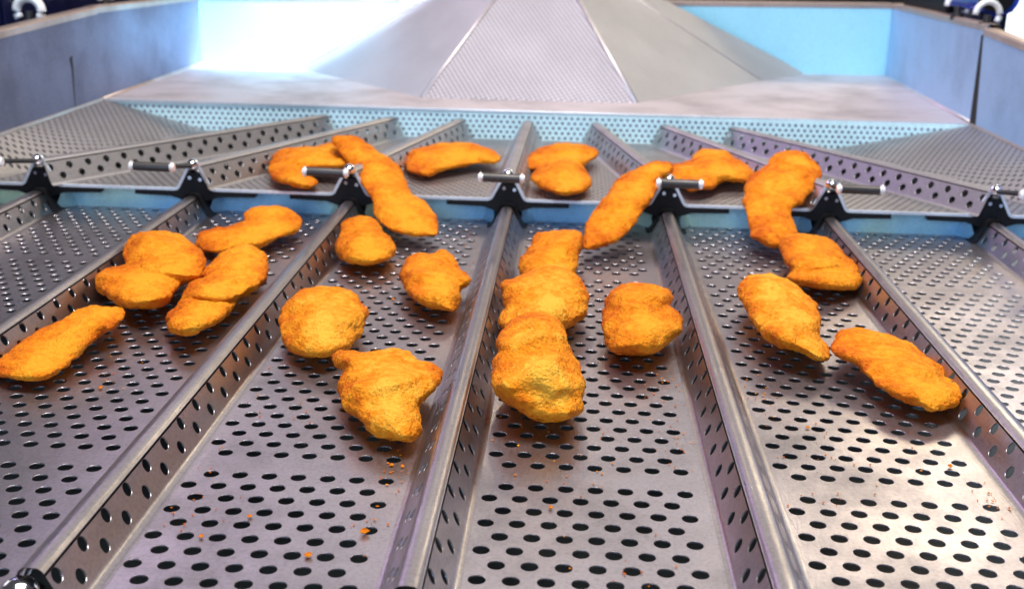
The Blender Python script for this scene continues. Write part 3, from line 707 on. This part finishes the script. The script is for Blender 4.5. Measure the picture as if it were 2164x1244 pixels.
G('broad breaded nugget in the middle of the chain of three', 0, [(1058, 600), (1075, 591), (1092, 586), (1117, 577), (1153, 561), (1192, 560), (1213, 574), (1230, 595), (1246, 630), (1240, 660), (1215, 682), (1190, 698), (1150, 712), (1100, 714), (1067, 700), (1053, 680), (1063, 655), (1060, 625)], seed=13, b=1.45, m='bread_y')
G('large pale golden breaded nugget at the front of the chain of three', 7, [(705, 200), (760, 120), (830, 85), (900, 80), (960, 110), (990, 170), (1000, 220), (1040, 290), (1055, 360), (1065, 400), (1055, 460), (1058, 490), (1010, 522), (900, 530), (850, 520), (800, 490), (720, 450), (680, 400), (670, 350), (685, 290), (712, 245)], seed=14, b=1.6, m='bread_y', creases=[((750, 160), (960, 150), .3, .12)])
G('slanting stick shaped breaded nugget hanging from the deck edge right of the central ridge', 4, [(1495, 830), (1510, 760), (1540, 690), (1590, 610), (1650, 530), (1700, 460), (1770, 410), (1860, 370), (1950, 345), (2030, 360), (2040, 400), (1990, 440), (1950, 520), (1900, 600), (1840, 680), (1790, 750), (1720, 810), (1620, 850), (1540, 875), (1505, 865)], seed=15, anchors=(((1405, 350), 3.9), ((1245, 515), .85)), lam=1.15)
G('flat nugget, back one of the pair on the upper deck beside the central ridge', 4, [(1160, 330), (1200, 295), (1280, 255), (1370, 235), (1470, 240), (1560, 260), (1600, 295), (1570, 330), (1510, 370), (1470, 385), (1400, 400), (1280, 400), (1200, 395), (1165, 365)], seed=16, zb=ZU, b=.95)
G('lemon shaped nugget, front one of the pair on the upper deck beside the central ridge', 4, [(1190, 450), (1210, 405), (1260, 370), (1330, 340), (1420, 330), (1480, 360), (1530, 410), (1552, 460), (1540, 505), (1490, 530), (1400, 545), (1320, 530), (1250, 500)], seed=17, zb=ZU, b=1.1)
G('winged breaded nugget on the upper deck, left of the large bent nugget', 5, [(20, 330), (50, 295), (110, 285), (160, 270), (180, 230), (230, 198), (310, 205), (370, 215), (410, 255), (460, 280), (510, 320), (520, 345), (490, 385), (420, 385), (340, 395), (290, 425), (200, 440), (130, 435), (80, 400), (35, 370)], seed=18, zb=ZU, b=1.0)
G('large bent breaded nugget hanging over the deck edge on the right', 5, [(465, 420), (490, 370), (540, 330), (600, 290), (630, 245), (680, 215), (760, 210), (830, 230), (870, 270), (905, 320), (900, 370), (870, 410), (840, 460), (790, 510), (738, 545), (740, 590), (770, 650), (765, 700), (720, 740), (660, 765), (600, 750), (560, 725), (500, 700), (500, 660), (490, 620), (470, 560), (462, 490)], seed=19, anchors=(((1690, 335), 4.0), ((1630, 510), .9)), lam=1.3)
G('wide breaded nugget with a dark orange fold, just below the large bent one', 5, [(665, 750), (700, 700), (760, 690), (830, 695), (920, 705), (990, 740), (1040, 800), (1090, 850), (1120, 900), (1133, 950), (1110, 995), (1050, 1008), (970, 1010), (860, 990), (780, 970), (705, 935), (730, 890), (700, 850), (680, 810)], seed=20, b=1.15, creases=[((840, 900), (1090, 870), .25, .12)])
G('spindle shaped breaded nugget whose pale tip points at the rightmost nugget', 0, [(1560, 608), (1575, 588), (1605, 580), (1640, 583), (1680, 600), (1710, 622), (1728, 650), (1733, 680), (1728, 705), (1745, 730), (1754, 752), (1745, 765), (1725, 765), (1700, 752), (1670, 740), (1640, 728), (1610, 705), (1585, 675), (1575, 650), (1563, 630)], seed=21, b=1.1, m='bread_y')
G('long knobbly breaded nugget against the right ridge, farthest right of all nuggets', 8, [(700, 215), (730, 165), (800, 148), (900, 160), (1000, 195), (1080, 235), (1150, 290), (1175, 330), (1180, 358), (1230, 365), (1265, 395), (1265, 430), (1230, 465), (1160, 500), (1110, 495), (1040, 460), (950, 420), (880, 380), (830, 330), (800, 290), (740, 265), (705, 245)], seed=22, b=1.05)
G('rounded breaded nugget with a notch on its right, alone right of the chain', 0, [(1267, 680), (1277, 650), (1290, 622), (1315, 606), (1350, 601), (1390, 605), (1418, 615), (1422, 635), (1415, 650), (1432, 660), (1443, 680), (1440, 700), (1420, 715), (1400, 735), (1370, 747), (1330, 750), (1300, 747), (1280, 730), (1275, 705)], seed=23, b=1.15)

# ---------------------------------------------------------------- crumbs
def crumb_verts(p, r, rnd):
    vs = []
    ico = [(0, 0, 1), (.9, 0, .3), (.28, .85, .3), (-.72, .53, .3), (-.72, -.53, .3), (.28, -.85, .3), (0, 0, -.6)]
    for v in ico: vs.append((p[0]+v[0]*r*rnd.uniform(.7, 1.5), p[1]+v[1]*r*rnd.uniform(.7, 1.5), p[2]+(v[2]+.6)*r*rnd.uniform(.6, .9)))
    fs = [(0, 1, 2), (0, 2, 3), (0, 3, 4), (0, 4, 5), (0, 5, 1), (6, 2, 1), (6, 3, 2), (6, 4, 3), (6, 5, 4), (6, 1, 5)]
    return vs, fs
rnd = random.Random(5)
spots = []
def scat(frm, cx, cy, sx_, sy_, n, r0=.025, r1=.055):
    ox, oy, s_ = FR[frm]
    for _ in range(n):
        x, y = rnd.gauss(cx, sx_), rnd.gauss(cy, sy_); p = onz(ox+x/s_, oy+y/s_, .01)
        k = round((p.x-RC)/PITCHX)
        if abs(p.x-rc(k)) < HB+.05 or p.y > 74.5 or p.y < 29: continue
        spots.append((p, rnd.uniform(r0, r1)))
scat(7, 1400, 380, 90, 60, 34); scat(7, 1440, 640, 70, 70, 22); scat(7, 730, 560, 60, 50, 12); scat(7, 270, 740, 50, 60, 16)
scat(6, 860, 690, 30, 60, 10); scat(6, 820, 900, 120, 60, 14); scat(6, 1200, 480, 140, 60, 14); scat(4, 830, 820, 70, 90, 22)
scat(4, 280, 1070, 120, 60, 16); scat(8, 400, 420, 60, 130, 30); scat(8, 700, 640, 260, 120, 26); scat(8, 1400, 860, 40, 50, 22); scat(8, 750, 860, 100, 20, 8)
scat(7, 950, 700, 160, 120, 22); scat(6, 400, 350, 90, 50, 12); scat(5, 600, 900, 150, 120, 14); scat(7, 180, 960, 90, 60, 12); scat(7, 1150, 1150, 180, 60, 10)
vs, fs = [], []
for p, r in spots:
    a, b_ = crumb_verts(p, r, rnd); o_ = len(vs); vs += a; fs += [tuple(q+o_ for q in f) for f in b_]
o = meshobj('crumbs', vs, fs, M['bread_y']); setp(o, 'fine golden crumbs scattered over the perforated lanes', 'crumbs', kind='stuff')
BIG = [(7, 140, 1012, .17, 'largest orange crumb, lying by itself low in the lane left of the central ridge'),
       (7, 255, 726, .10, 'orange crumb just below the star shaped nugget, left one of two'),
       (7, 300, 732, .10, 'orange crumb just below the star shaped nugget, right one of two'),
       (6, 1298, 1108, .13, 'yellow crumb at the bottom of the lane right of the left ridge'),
       (6, 1055, 942, .10, 'dark orange crumb among the lower holes right of the left ridge'),
       (6, 848, 1028, .10, 'yellow crumb on the bottom left holes beside the left ridge'),
       (6, 425, 402, .11, 'orange crumb below the long finger nugget in the left lane'),
       (8, 604, 568, .10, 'dark orange crumb left of the middle holes in the right lane'),
       (8, 1205, 732, .11, 'orange crumb near the right ridge, below the knobbly nugget'),
       (7, 922, 906, .10, 'orange crumb in the central lane below the weld bead'),
       (4, 370, 1170, .11, 'reddish crumb between the oval and the plump nugget')]
for fr, x, y, r, lab in BIG:
    ox, oy, s_ = FR[fr]; p = onz(ox+x/s_, oy+y/s_, .01); a, b_ = crumb_verts((0, 0, 0), r, rnd)
    o = meshobj('crumb', a, b_, M['bread_y']); o.location = p; setp(o, lab, 'crumb', 'larger crumbs on the lanes')
